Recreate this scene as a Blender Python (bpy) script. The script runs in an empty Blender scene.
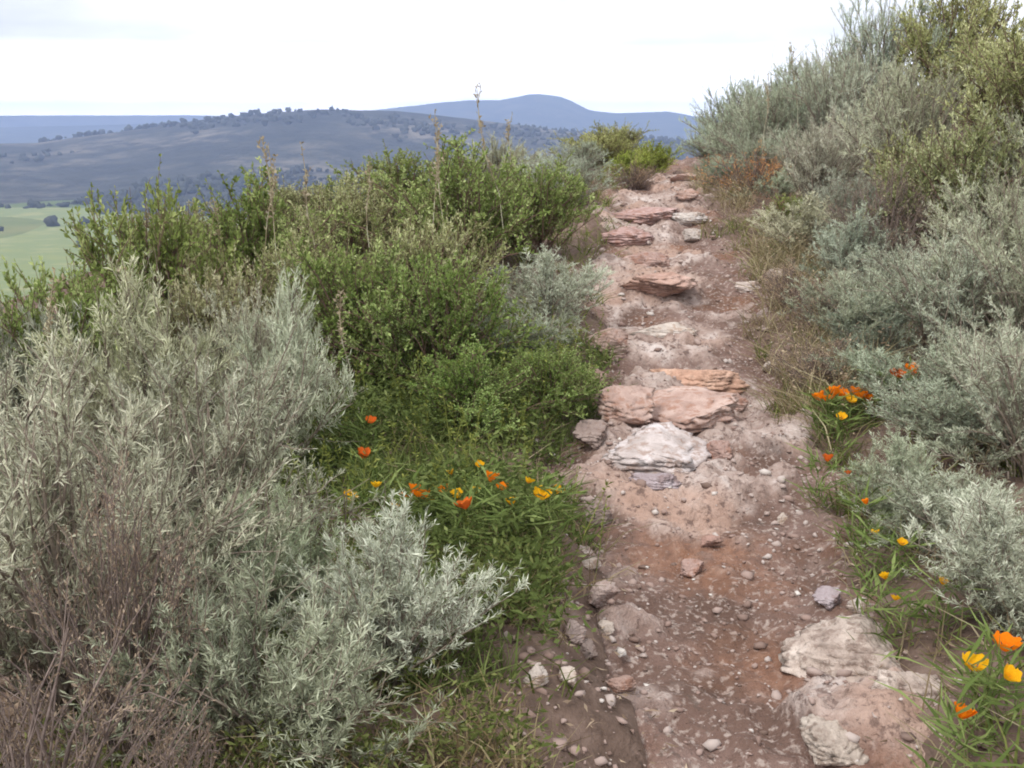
import bpy, math, random
import numpy as np
from mathutils import Vector, noise as mnoise

random.seed(7)
rng = np.random.default_rng(7)
S = bpy.context.scene
COL = S.collection

# ------------------------------------------------------------------ camera
EYE = 1.6
FPX = 1081.0                      # focal length in pixels of the 1024 px frame
PITCH = math.radians(13.2)
cam_d = bpy.data.cameras.new('camera')
cam_d.sensor_width = 36.0
cam_d.lens = 36.0 * FPX / 1024.0
cam_d.clip_start = 0.05
cam_d.clip_end = 40000.0
cam = bpy.data.objects.new('camera', cam_d)
COL.objects.link(cam)
cam.location = (0, 0, EYE)
cam.rotation_euler = (math.radians(90) - PITCH, 0, 0)
S.camera = cam

# ------------------------------------------------------------------ world: bright overcast sky
SUN_EL, SUN_AZ = math.radians(52), math.radians(215)
W = bpy.data.worlds.new('World'); S.world = W; W.use_nodes = True
nt = W.node_tree; nt.nodes.clear()
def wn(t, **k):
    n = nt.nodes.new(t)
    for a, b in k.items(): setattr(n, a, b)
    return n
wo = wn('ShaderNodeOutputWorld'); bg = wn('ShaderNodeBackground')
sky = wn('ShaderNodeTexSky', sky_type='NISHITA', sun_disc=False)
sky.sun_elevation = SUN_EL; sky.sun_rotation = SUN_AZ
tc = wn('ShaderNodeTexCoord'); mp = wn('ShaderNodeMapping')
mp.inputs['Scale'].default_value = (1.6, 1.6, 7.0)
nz = wn('ShaderNodeTexNoise'); nz.inputs['Scale'].default_value = 2.3
nz.inputs['Detail'].default_value = 5.0; nz.inputs['Roughness'].default_value = 0.5
rp = wn('ShaderNodeValToRGB')
rp.color_ramp.elements[0].position = 0.32; rp.color_ramp.elements[0].color = (0.575, 0.58, 0.59, 1)
rp.color_ramp.elements[1].position = 0.62; rp.color_ramp.elements[1].color = (1.0, 1.0, 1.0, 1)
sc = wn('ShaderNodeVectorMath', operation='SCALE'); sc.inputs['Scale'].default_value = 11.5
mx = wn('ShaderNodeMix', data_type='RGBA'); mx.inputs['Factor'].default_value = 0.93
L = nt.links.new
L(tc.outputs['Generated'], mp.inputs['Vector']); L(mp.outputs[0], nz.inputs['Vector'])
sxyz = wn('ShaderNodeSeparateXYZ'); L(tc.outputs['Generated'], sxyz.inputs[0])
mrz = wn('ShaderNodeMapRange'); mrz.inputs['From Min'].default_value = 0.0; mrz.inputs['From Max'].default_value = 0.075
mrz.inputs['To Min'].default_value = 52.0; mrz.inputs['To Max'].default_value = 11.0; L(sxyz.outputs['Z'], mrz.inputs['Value'])
L(mrz.outputs[0], sc.inputs['Scale'])
L(nz.outputs['Fac'], rp.inputs['Fac']); L(rp.outputs['Color'], sc.inputs[0])
L(sky.outputs['Color'], mx.inputs['A']); L(sc.outputs[0], mx.inputs['B'])
L(mx.outputs['Result'], bg.inputs['Color']); bg.inputs['Strength'].default_value = 0.1
L(bg.outputs[0], wo.inputs['Surface'])

sl = bpy.data.lights.new('sun', 'SUN'); sl.energy = 1.5; sl.angle = math.radians(10); sl.color = (1.0, 0.96, 0.90)
so = bpy.data.objects.new('sun', sl); COL.objects.link(so)
sd = Vector((math.sin(SUN_AZ) * math.cos(SUN_EL), math.cos(SUN_AZ) * math.cos(SUN_EL), math.sin(SUN_EL)))
so.rotation_euler = sd.to_track_quat('Z', 'Y').to_euler(); so.location = (0, 0, 60)

S.view_settings.view_transform = 'Standard'; S.view_settings.look = 'None'
S.view_settings.gamma = 1.0; S.view_settings.use_curve_mapping = False
S.view_settings.exposure = 0.76
S.cycles.max_bounces = 6; S.cycles.diffuse_bounces = 3; S.cycles.glossy_bounces = 1
S.cycles.transmission_bounces = 3; S.cycles.transparent_max_bounces = 4; S.cycles.volume_bounces = 0
S.cycles.use_denoising = True
S.cycles.filter_width = 1.9

# ------------------------------------------------------------------ helpers
def sm(x):
    x = np.clip(x, 0, 1); return x * x * (3 - 2 * x)

_perm = np.random.default_rng(3).random((257, 257))
_perm[256] = _perm[0]; _perm[:, 256] = _perm[:, 0]
def vnoise(x, y):
    xi = np.floor(x).astype(int); yi = np.floor(y).astype(int)
    fx = sm(x - xi); fy = sm(y - yi); xi &= 255; yi &= 255
    a = _perm[xi, yi]; b = _perm[xi + 1, yi]; c = _perm[xi, yi + 1]; d = _perm[xi + 1, yi + 1]
    return (a * (1 - fx) + b * fx) * (1 - fy) + (c * (1 - fx) + d * fx) * fy - 0.5
def fbm(x, y, o=4, g=0.5):
    x = np.asarray(x, float); y = np.asarray(y, float)
    r = 0; a = 1.0
    for i in range(o):
        r = r + a * vnoise(x * 2 ** i + 17.3 * i, y * 2 ** i + 9.1 * i); a *= g
    return r

_ty = np.arange(-40, 400, 0.1)
def _smooth(ys, vs, w):
    v = np.interp(_ty, ys, vs); k = np.hanning(w); k /= k.sum()
    return np.convolve(np.pad(v, w // 2, mode='edge'), k, mode='valid')[:len(_ty)]
_tx = _smooth([-40, 0, 2.8, 6, 8, 11, 15, 18, 25, 35, 400], [0.2, .45, .58, 1.0, 1.25, 1.45, 2.0, 2.65, 4.0, 5.2, 20], 25)
_tz = _smooth([-40, 0, 3.5, 6, 8, 12, 18, 25, 30, 45, 80, 160, 400], [-2, 0, 0, .12, .45, .87, .94, .98, .75, -2.4, -13, -44, -60], 19)
def trail_x(y): return np.interp(y, _ty, _tx)
def trail_z(y): return np.interp(y, _ty, _tz)
def half_w(y):
    y = np.asarray(y, float)
    return 0.55 + 0.07 * np.sin(y * 1.7) + 0.05 * np.sin(y * 4.1 + 1) + .022 * np.sin(y * 11.3) + .016 * np.sin(y * 23.0 + 2)
def half_ws(x, y):
    """Half width on the side of x: near the camera the left bank crowds the tread."""
    return half_w(y) - np.where(np.asarray(x) < trail_x(y), .24 * sm((4.3 - np.asarray(y, float)) / .9), 0)
FLOOR = -45.0
def terrain(x, y, rough=True):
    x = np.asarray(x, float); y = np.asarray(y, float)
    t = x - trail_x(y); hw = half_w(y); hl = half_ws(np.full_like(t, -99.), y)
    sr = np.maximum(t - hw, 0); sl_ = np.maximum(-t - hl, 0)
    right = 0.06 * sm(sr / 0.25) + 0.06 * np.minimum(sr, .9) + 0.25 * np.clip(sr - .9, 0, 1) + 0.43 * np.clip(sr - 1.9, 0, 8) + 0.22 * np.clip(sr - 9, 0, 60) + 0.05 * np.clip(sr - 69, 0, 300)
    left = (0.12 + .10 * sm((4.6 - y) / 1.2)) * sm(sl_ / (0.2 + .14 * sm((4.6 - y) / 1.2))) - 0.07 * np.minimum(sl_, 6) - 0.018 * np.minimum(sl_, 6) ** 2 - 0.30 * np.maximum(sl_ - 6, 0)
    z = trail_z(y) + np.where(t > 0, right, left)
    if rough:
        z = z + (0.10 * fbm(x * 0.9, y * 0.9, 3)) * sm(np.abs(t) / 1.2) + (0.05 * fbm(x * 4, y * 4, 3) + .045 * fbm(x * 13 + 3, y * 13, 4, .6) * (np.abs(y - 4) < 12)) * sm((np.abs(t) - hw + .40) / 0.3)
    z = np.where(z < FLOOR + 8, FLOOR + 8 * np.exp((z - FLOOR - 8) / 8), z)
    return z
def path_z(x, y):
    t = x - trail_x(y)
    z = trail_z(y) - 0.035 * (1 - (t / 0.55) ** 2).clip(0)
    z = z + 0.075 * fbm(x * 2.6, y * 2.6, 3) + 0.035 * fbm(x * 11, y * 11, 3, 0.6)
    st = np.floor(y * 1.15 + 0.5 * fbm(x * 1.4, y * 1.0, 2))              # worn ledges in the bedrock
    led = vnoise(st * 7.7, st * 3.1 + np.floor(t * 2.0 + fbm(y, x, 2)) * 0.8)
    z = z + 0.05 * led * sm((y - 5) / 2)
    b = bedrock(x, y); z = z + b * (.035 + .085 * strata(x, y) + .012 * fbm(x * 30, y * 30, 3))
    return z
BED = [(.70, 4.75, .55, .55), (1.05, 5.3, .65, .6), (1.0, 6.0, .55, .5), (.98, 6.9, .5, .45), (1.0, 8.2, .5, .7), (1.25, 9.3, .45, .5), (1.15, 10.6, .7, .9), (1.6, 12, .6, .8), (2.2, 15, .6, 2), (1.02, 2.75, .24, .3)]
def bedrock(x, y):
    """How much bare rock shows in the path here, 0 to 1."""
    m = 0
    for bx, by, rx, ry in BED: m = np.maximum(m, 1.25 - np.hypot((x - bx) / rx, (y - by) / ry) ** 2)
    return sm((m + .9 * fbm(x * 3.1 + 3, y * 3.1, 4, .6) - .25) / .35)
def strata(x, y):
    h = 1.6 * fbm(x * 1.7 + 4, y * 2.6, 3) + .5 * fbm(x * 7, y * 9, 3) + y * .5
    q = h * 4; f = q - np.floor(q)
    return (np.floor(q) + sm(f * 3)) / 4 - y * .5
def surf(x, y):
    """Height of whatever one would stand on: path or ground."""
    a = float(terrain(x, y)); b = float(path_z(np.array(x), np.array(y)))
    return max(a - 0.06, b) if abs(x - float(trail_x(y))) < float(half_ws(x, y)) + .05 else a
cp, sp = math.cos(PITCH), math.sin(PITCH)
def spot(px, Y):
    """Ground point that the photograph shows in column px at forward distance Y."""
    X = 0.0
    for _ in range(12):
        z = surf(X, Y); d = Y * cp + (EYE - z) * sp
        X = (px - 512) / FPX * d
    return X, Y, surf(X, Y)
def ground_at(px, row):
    """Ground point seen at a pixel."""
    Y0 = 1.2
    prev = None
    for Y in np.arange(1.2, 40, 0.02):
        v = (384 - row) / FPX
        # forward direction for this pixel
        dy = cp + v * sp; dz = -sp + v * cp
        X = (px - 512) / FPX / dy * Y; z = EYE + dz / dy * Y
        if z <= surf(X, Y): return X, Y, surf(X, Y)
    return X, Y, surf(X, Y)
def height_for(Y, z, row):
    v = (384 - row) / FPX
    dy = cp + v * sp; dz = -sp + v * cp
    return EYE + dz / dy * Y - z

def mesh_np(name, V, F, mats, tint=None, smooth=False):
    me = bpy.data.meshes.new(name)
    V = np.asarray(V, np.float32); F = np.asarray(F, np.int32)
    n, k = F.shape
    me.vertices.add(len(V)); me.vertices.foreach_set('co', V.ravel())
    me.loops.add(n * k); me.loops.foreach_set('vertex_index', F.ravel())
    me.polygons.add(n); me.polygons.foreach_set('loop_start', np.arange(0, n * k, k, dtype=np.int32))
    if smooth: me.polygons.foreach_set('use_smooth', np.ones(n, bool))
    for m in (mats if isinstance(mats, (list, tuple)) else [mats]): me.materials.append(m)
    if tint is not None:
        a = me.attributes.new('tint', 'FLOAT', 'FACE'); a.data.foreach_set('value', np.asarray(tint, np.float32))
    me.update(calc_edges=True); me.validate()
    return me
def obj(name, me, parent=None):
    o = bpy.data.objects.new(name, me); COL.objects.link(o)
    if parent is not None: o.parent = parent
    return o
def tag(o, label, cat, group=None):
    o['label'] = label; o['category'] = cat
    if group: o['group'] = group
    return o
def kind(o, k): o['kind'] = k; return o

def grid_faces(nu, nv):
    i = np.arange(nu * nv).reshape(nu, nv)
    return np.stack([i[:-1, :-1], i[1:, :-1], i[1:, 1:], i[:-1, 1:]], -1).reshape(-1, 4)

def norm(v): return v / np.maximum(np.linalg.norm(v, axis=-1, keepdims=True), 1e-9)
def tubes(P, R, sides=4):
    n, k, _ = P.shape
    T = norm(np.gradient(P, axis=1))
    ref = np.where(np.abs(T[..., 2:3]) > 0.9, np.array([1.0, 0, 0]), np.array([0, 0, 1.0]))
    A = norm(np.cross(T, ref)); B = np.cross(T, A)
    an = np.arange(sides) * 2 * np.pi / sides
    V = P[:, :, None] + R[:, :, None, None] * (np.cos(an)[None, None, :, None] * A[:, :, None] + np.sin(an)[None, None, :, None] * B[:, :, None])
    idx = np.arange(n * k * sides).reshape(n, k, sides); nx = np.roll(idx, -1, axis=2)
    F = np.stack([idx[:, :-1], nx[:, :-1], nx[:, 1:], idx[:, 1:]], -1).reshape(-1, 4)
    return V.reshape(-1, 3), F
def leaves(P, D, Ln, Wd, g, bend=0.12):
    """Leaf blades: kite shapes with a slight fold."""
    n = len(P); D = norm(D)
    Sx = norm(np.cross(D, norm(g.normal(size=(n, 3))))); N = np.cross(D, Sx)
    mid = P + D * (Ln * 0.55)[:, None] + N * (Ln * bend)[:, None]
    V = np.stack([P, mid + Sx * (Wd / 2)[:, None], P + D * Ln[:, None], mid - Sx * (Wd / 2)[:, None]], 1).reshape(-1, 3)
    return V, np.arange(n * 4).reshape(n, 4)
def join(parts):
    Vs, Fs, o = [], [], 0
    for V, F in parts:
        Vs.append(V); Fs.append(F + o); o += len(V)
    return np.concatenate(Vs), np.concatenate(Fs)

# ------------------------------------------------------------------ materials
class Mat:
    def __init__(s, name):
        s.m = bpy.data.materials.new(name); s.m.use_nodes = True; s.t = s.m.node_tree; s.t.nodes.clear()
        s.out = s.n('ShaderNodeOutputMaterial')
    def n(s, t, ins=None, **k):
        n = s.t.nodes.new(t)
        for a, b in k.items(): setattr(n, a, b)
        for a, b in (ins or {}).items(): n.inputs[a].default_value = b
        return n
    def l(s, a, b): s.t.links.new(a, b)
    def noise(s, scale, detail=4, rough=0.55, vec=None, dist=0.0):
        n = s.n('ShaderNodeTexNoise', {'Scale': scale, 'Detail': detail, 'Roughness': rough, 'Distortion': dist})
        if vec is not None: s.l(vec, n.inputs['Vector'])
        return n.outputs['Fac']
    def ramp(s, fac, stops):
        r = s.n('ShaderNodeValToRGB'); e = r.color_ramp.elements
        while len(e) < len(stops): e.new(0.5)
        for q, (p, c) in zip(e, stops):
            q.position = p; q.color = (*c, 1) if len(c) == 3 else c
        s.l(fac, r.inputs['Fac']); return r.outputs['Color']
    def mix(s, fac, a, b, blend='MIX'):
        m = s.n('ShaderNodeMix', data_type='RGBA', blend_type=blend)
        for v, sock in ((fac, m.inputs['Factor']), (a, m.inputs['A']), (b, m.inputs['B'])):
            if isinstance(v, (int, float)): sock.default_value = v
            elif isinstance(v, tuple): sock.default_value = (*v, 1)
            else: s.l(v, sock)
        return m.outputs['Result']
    def bump(s, h, strength, dist, prev=None):
        b = s.n('ShaderNodeBump', {'Strength': strength, 'Distance': dist}); s.l(h, b.inputs['Height'])
        if prev is not None: s.l(prev, b.inputs['Normal'])
        return b.outputs['Normal']
    def n_add(s, a, v):
        q = s.n('ShaderNodeMath', {1: v}, operation='ADD'); s.l(a, q.inputs[0]); return q.outputs[0]
    def surf(s, col, rough=0.9, nrm=None, spec=0.2):
        p = s.n('ShaderNodeBsdfPrincipled', {'Roughness': rough, 'Specular IOR Level': spec})
        if isinstance(col, tuple): p.inputs['Base Color'].default_value = (*col, 1)
        else: s.l(col, p.inputs['Base Color'])
        if nrm is not None: s.l(nrm, p.inputs['Normal'])
        s.l(p.outputs[0], s.out.inputs['Surface']); return s.m

def leaf_mat(name, c0, c1, c2, trans=0.25):
    """Leaves: three leaf colours mixed leaf by leaf, times the plant's own tint."""
    M = Mat(name)
    a = M.n('ShaderNodeAttribute', attribute_name='tint').outputs['Fac']
    col = M.ramp(a, [(0.0, c0), (0.55, c1), (1.0, c2)])
    oi = M.n('ShaderNodeObjectInfo')
    col = M.mix(1.0, col, oi.outputs['Color'], 'MULTIPLY')
    d = M.n('ShaderNodeBsdfDiffuse'); t = M.n('ShaderNodeBsdfTranslucent')
    M.l(col, d.inputs['Color']); M.l(col, t.inputs['Color'])
    mxs = M.n('ShaderNodeMixShader', {'Fac': trans})
    M.l(d.outputs[0], mxs.inputs[1]); M.l(t.outputs[0], mxs.inputs[2])
    M.l(mxs.outputs[0], M.out.inputs['Surface']); return M.m

m_sage = leaf_mat('sage_leaf', (.25, .255, .18), (.47, .48, .375), (.70, .70, .58), .13)
m_green = leaf_mat('green_leaf', (.09, .125, .035), (.245, .315, .105), (.50, .57, .28), .3)
m_olive = leaf_mat('olive_leaf', (.14, .15, .06), (.33, .345, .175), (.58, .58, .38), .3)
m_dry = leaf_mat('dry_leaf', (.19, .145, .11), (.35, .275, .21), (.55, .47, .37), .2)
m_herb = leaf_mat('herb_leaf', (.075, .10, .03), (.135, .175, .055), (.27, .31, .12), .3)
m_drygrass = leaf_mat('dry_grass_blade', (.20, .15, .10), (.36, .29, .20), (.52, .45, .34), .25)
def bark(name, a, b):
    M = Mat(name); n = M.noise(40, 3); c = M.ramp(n, [(.3, a), (.7, b)]); return M.surf(c, .9)
m_twig = bark('grey_twig', (.16, .12, .09), (.32, .27, .22))
m_brown_twig = bark('brown_twig', (.11, .07, .05), (.24, .16, .12))
m_dead_twig = bark('dead_twig', (.12, .088, .075), (.25, .195, .172))
m_stalk = bark('pale_stalk', (.42, .40, .28), (.60, .57, .43))

def soil():
    M = Mat('hillside_soil'); g = M.n('ShaderNodeNewGeometry').outputs['Position']
    c = M.ramp(M.noise(6, 6, .65, g), [(.3, (.075, .05, .038)), (.5, (.145, .098, .077)), (.68, (.23, .165, .135))])
    sx = M.n('ShaderNodeSeparateXYZ'); M.l(g, sx.inputs[0])
    far = M.n('ShaderNodeMapRange', {'From Min': -1.2, 'From Max': -6.0}); M.l(sx.outputs['Z'], far.inputs['Value'])
    gr = M.ramp(M.noise(.05, 5, .6, g), [(.3, (.22, .24, .08)), (.5, (.17, .21, .08)), (.7, (.27, .27, .11))])
    c = M.mix(far.outputs[0], c, gr)
    nb = M.bump(M.noise(30, 5, .6, g), .6, .03)
    return M.surf(c, .95, nb)
def dirt():
    M = Mat('trail_dirt'); g = M.n('ShaderNodeNewGeometry').outputs['Position']
    c = M.ramp(M.noise(2.2, 6, .62, g), [(.30, (.105, .064, .049)), (.48, (.178, .113, .092)), (.60, (.235, .158, .135)), (.74, (.33, .25, .215))])
    red = M.ramp(M.noise(1.15, 4, .55, g), [(.50, (0, 0, 0)), (.68, (.8, .8, .8))])
    c = M.mix(red, c, (.25, .115, .062))
    c = M.mix(M.ramp(M.noise(38, 3, .6, g), [(.54, (0, 0, 0)), (.66, (.8, .8, .8))]), c, (.44, .36, .32))
    c = M.mix(M.ramp(M.noise(22, 3, .6, g), [(.30, (.75, .75, .75)), (.42, (0, 0, 0))]), c, (.12, .085, .07))
    for ctr, rad in (((.74, 3.95, .0), .52), ((.82, 3.1, .0), .40), ((1.0, 2.4, 0), .34)):      # rusty earth
        dm = M.n('ShaderNodeVectorMath', {1: ctr}, operation='DISTANCE'); M.l(g, dm.inputs[0])
        ad = M.n('ShaderNodeMath', {1: rad * 1.1, 2: 0.0}, operation='MULTIPLY_ADD'); M.l(M.noise(5, 5, .65, g), ad.inputs[0])
        sb = M.n('ShaderNodeMath', operation='SUBTRACT'); M.l(ad.outputs[0], sb.inputs[0]); M.l(dm.outputs['Value'], sb.inputs[1])
        c = M.mix(M.ramp(M.n_add(sb.outputs[0], .35), [(.24, (0, 0, 0)), (.62, (.85, .85, .85))]), c, M.ramp(M.noise(17, 6, .7, g), [(.34, (.13, .07, .05)), (.5, (.25, .12, .07)), (.66, (.36, .20, .13))]))
    br = M.n('ShaderNodeAttribute', attribute_name='bare_rock').outputs['Fac']
    rk = M.ramp(M.noise(5, 7, .68, g, .5), [(.28, (.19, .13, .105)), (.43, (.35, .26, .225)), (.55, (.48, .385, .345)), (.70, (.66, .585, .555))])
    rk = M.mix(M.ramp(M.noise(1.3, 3, .5, g), [(.50, (0, 0, 0)), (.62, (.7, .7, .7))]), rk, (.43, .28, .215))
    rk = M.mix(M.ramp(M.noise(26, 4, .65, g), [(.36, (.8, .8, .8)), (.46, (0, 0, 0))]), rk, (.15, .10, .085))
    c = M.mix(br, c, rk)
    nb = M.bump(M.noise(14, 6, .65, g), .8, .05); nb = M.bump(M.noise(90, 4, .6, g), .6, .012, nb)
    return M.surf(c, .95, nb, .15)
def rock_mat(name, a, b, c_, spots=None, sc=5):
    M = Mat(name); tcn = M.n('ShaderNodeTexCoord').outputs['Object']
    c = M.ramp(M.noise(sc, 7, .65, tcn, .4), [(.28, a), (.5, b), (.72, c_)])
    if spots:
        c = M.mix(M.ramp(M.noise(sc * 3.2, 5, .7, tcn), [(.50, (0, 0, 0)), (.60, (.9, .9, .9))]), c, spots)
    oi = M.n('ShaderNodeObjectInfo'); c = M.mix(1.0, c, oi.outputs['Color'], 'MULTIPLY')
    nb = M.bump(M.noise(sc * 2.5, 7, .7, tcn), .9, .03); nb = M.bump(M.noise(sc * 14, 4, .6, tcn), .5, .006, nb)
    return M.surf(c, .88, nb, .25)
m_soil, m_dirt = soil(), dirt()
m_pink = rock_mat('pink_rock', (.25, .165, .135), (.44, .32, .28), (.60, .49, .44), (.34, .20, .15))
m_pale = rock_mat('pale_rock', (.30, .25, .22), (.53, .47, .43), (.72, .68, .66), (.36, .27, .22))
m_lichen = rock_mat('lichen_rock', (.24, .19, .165), (.46, .405, .36), (.66, .615, .56), (.25, .20, .17), 8)
m_grey = rock_mat('grey_rock', (.24, .185, .17), (.38, .315, .295), (.54, .475, .45), (.26, .19, .165))
m_red = rock_mat('red_rock', (.25, .155, .12), (.41, .285, .235), (.56, .44, .385), (.27, .19, .155))

# ------------------------------------------------------------------ ground, path, meadow, hills
def graded(lo, hi, f0, f1, step, grow=1.09):
    v = list(np.arange(f0, f1 + 1e-6, step)); s = step; x = f1
    while x < hi:
        s *= grow; x += s; v.append(x)
    s = step; x = f0; pre = []
    while x > lo:
        s *= grow; x -= s; pre.append(x)
    return np.array(pre[::-1] + v)
gx = graded(-5400, 5400, -3.2, 5.0, 0.06); gy = graded(-600, 5200, 1.0, 13.0, 0.06)
GX, GY = np.meshgrid(gx, gy, indexing='ij')
GZ = terrain(GX, GY)
tt = np.abs(GX - trail_x(GY)); inside = (tt < half_ws(GX, GY) + 0.02) & (GY < 32) & (GY > -3)
GZ = np.where(inside, trail_z(GY) - 0.16, GZ)
ground = obj('ground', mesh_np('ground', np.stack([GX, GY, GZ], -1).reshape(-1, 3), grid_faces(*GX.shape), m_soil, smooth=True)); kind(ground, 'structure')

pu = np.linspace(-0.86, 0.86, 100)
pv = np.concatenate([np.arange(-2, 1.6, .1), np.arange(1.6, 9, .018), np.arange(9, 16, .04), np.arange(16, 33, .1)])
PU, PV = np.meshgrid(pu, pv, indexing='ij')
PX = trail_x(PV) + PU; hw = half_ws(PX, PV)
PZ = path_z(PX, PV)
edge = np.abs(PU) - hw
PZ = np.where(edge > -0.06, PZ - 0.5 * np.maximum(edge + 0.02, 0) + 0.02 * sm((edge + .06) / .1), PZ)
path = obj('path', mesh_np('path', np.stack([PX, PV, PZ], -1).reshape(-1, 3), grid_faces(*PX.shape), m_dirt, smooth=True)); kind(path, 'structure')
for nm_, val in (('bare_rock', bedrock(PX, PV)), ('layer', strata(PX, PV))):
    at_ = path.data.attributes.new(nm_, 'FLOAT', 'POINT'); at_.data.foreach_set('value', val.astype(np.float32).ravel())

def polar(name, mat, d0, d1, a0, a1, nd, na, hf):
    dd = np.geomspace(d0, d1, nd); aa = np.radians(np.linspace(a0, a1, na))
    D, A = np.meshgrid(dd, aa, indexing='ij')
    X, Y = D * np.sin(A), D * np.cos(A)
    o = obj(name, mesh_np(name, np.stack([X, Y, hf(D, np.degrees(A), X, Y)], -1).reshape(-1, 3), grid_faces(nd, na), mat, smooth=True))
    return kind(o, 'structure')
def meadow_mat():
    M = Mat('meadow_grass'); g = M.n('ShaderNodeNewGeometry').outputs['Position']
    mpn = M.n('ShaderNodeMapping'); mpn.inputs['Scale'].default_value = (1, .45, 1); M.l(g, mpn.inputs['Vector'])
    c = M.ramp(M.noise(.011, 6, .6, mpn.outputs[0]), [(.32, (.07, .105, .028)), (.48, (.115, .15, .042)), (.64, (.19, .19, .07))])
    c = M.mix(M.ramp(M.noise(.12, 4, .6, g), [(.58, (0, 0, 0)), (.66, (.6, .6, .6))]), c, (.09, .11, .05))
    return M.surf(c, .95, M.bump(M.noise(.4, 4, .6, g), .6, .8))
def hill_mat(name, a, b, c_, s):
    M = Mat(name); g = M.n('ShaderNodeNewGeometry').outputs['Position']
    c = M.ramp(M.noise(s, 7, .68, g), [(.36, a), (.5, b), (.64, c_)])
    c = M.mix(M.ramp(M.noise(s * 6, 5, .65, g), [(.47, (0, 0, 0)), (.57, (.85, .85, .85))]), c, a)
    return M.surf(c, .95, M.bump(M.noise(s * 8, 5, .65, g), .9, 9))
m_meadow = meadow_mat()
m_wood = hill_mat('wooded_hillside', (.020, .024, .020), (.050, .052, .042), (.19, .165, .13), .006)
m_far = hill_mat('far_hillside', (.03, .045, .03), (.06, .075, .045), (.11, .11, .075), .003)
polar('meadow', m_meadow, 170, 900, -62, 30, 60, 120, lambda D, A, X, Y: FLOOR + 0.4 + 2.2 * fbm(X * .006, Y * .006, 3) + 6 * sm((230 - D) / 60) * 0)
def ridge(name, mat, d_mid, spread, ang, rows, a0, a1, rug, nd=150, na=420):
    """A range of hills whose crest is as high as the photograph shows it at each bearing."""
    angs = np.degrees(np.arctan((np.array(ang) - 512) / FPX * 1.0 / cp)); el = (130 - np.array(rows)) / FPX
    def hf(D, A, X, Y):
        crest = EYE + d_mid * np.interp(A, angs, el)
        w = np.exp(-((D - d_mid) / spread) ** 2)
        n = fbm(X * rug, Y * rug, 7, .55); gul = np.abs(fbm(X * rug * .6 + 7, Y * rug * .6, 4))
        z = FLOOR - 3 + (crest - FLOOR + 3) * w
        return z + (crest - FLOOR) * ((n * .16 - gul * .22) * (4 * w * (1 - w)) * .8 + n * .085 * w)
    return polar(name, mat, d_mid - 2.1 * spread, d_mid + 2.4 * spread, a0, a1, nd, na, hf)
ridge('hills', m_wood, 1350, 400, [-1500, -300, 0, 60, 110, 160, 230, 330, 400, 470, 560, 700, 1400],
      [138, 146, 141, 141, 135, 129, 119, 111, 112, 119, 130, 142, 150], -62, 40, .0035)
ridge('hills', m_far, 3400, 480, [-1500, 0, 250, 350, 420, 470, 500, 516, 528, 540, 556, 568, 585, 610, 660, 700, 760, 1500],
      [128, 128, 122, 114, 107, 102, 102, 99, 96, 95.5, 97, 101, 110, 113, 112, 120, 124, 124], -60, 50, .0016)
ridge('hills', m_far, 4400, 300, [-1500, -200, 0, 100, 180, 300, 500, 700, 1500],
      [112, 117, 118, 116, 115, 117, 116, 116, 118], -60, 50, .0014)

# woods on the far hillsides and along the meadow's far edge: one mass nobody could count
def far_woods():
    g = np.random.default_rng(5); import bmesh
    bm = bmesh.new(); bmesh.ops.create_icosphere(bm, subdivisions=2, radius=1)
    B = np.array([v.co for v in bm.verts]); Fb = np.array([[v.index for v in f.verts] for f in bm.faces]); bm.free()
    dg_ = {o_.name: o_ for o_ in bpy.data.objects}
    hm = [o_.data for o_ in bpy.data.objects if o_.name == 'hills'][0]
    co = np.empty(len(hm.vertices) * 3, np.float32); hm.vertices.foreach_get('co', co); co = co.reshape(-1, 3)
    d = np.hypot(co[:, 0], co[:, 1]); a_ = np.degrees(np.arctan2(co[:, 0], co[:, 1]))
    ok = (a_ > -32) & (a_ < 12) & (d < 1500) & (co[:, 2] > FLOOR - 1)
    ok &= (fbm(co[:, 0] * .006 + 3, co[:, 1] * .006, 4) > .02) | ((d < 760) & (fbm(co[:, 0] * .01, co[:, 1] * .01, 3) > -.12))
    idx = np.nonzero(ok)[0]; idx = g.choice(idx, min(2200, len(idx)), replace=False)
    base = co[idx] + np.concatenate([g.normal(0, 4, (len(idx), 2)), np.zeros((len(idx), 1))], 1)
    k = 26; ang = np.radians(g.uniform(-30, -8, k)); dist = g.uniform(330, 640, k)
    base = np.concatenate([base, np.stack([dist * np.sin(ang), dist * np.cos(ang), np.full(k, FLOOR)], -1)])
    parts = []
    for b in base:
        r = g.uniform(1.3, 3.4); v = B * (1 + .34 * g.normal(size=(len(B), 1)))
        v = v * np.array([r, r, r * g.uniform(.7, 1.1)]) + b + np.array([0, 0, r * .6]); parts.append((v, Fb))
    V, F = join(parts)
    M = Mat('far_foliage'); gp = M.n('ShaderNodeNewGeometry').outputs['Position']
    m = M.surf(M.ramp(M.noise(.03, 3, .6, gp), [(.35, (.036, .042, .032)), (.65, (.06, .065, .048))]), .95)
    kind(obj('far_woods', mesh_np('far_woods', V, F, m)), 'stuff')
far_woods()

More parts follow.
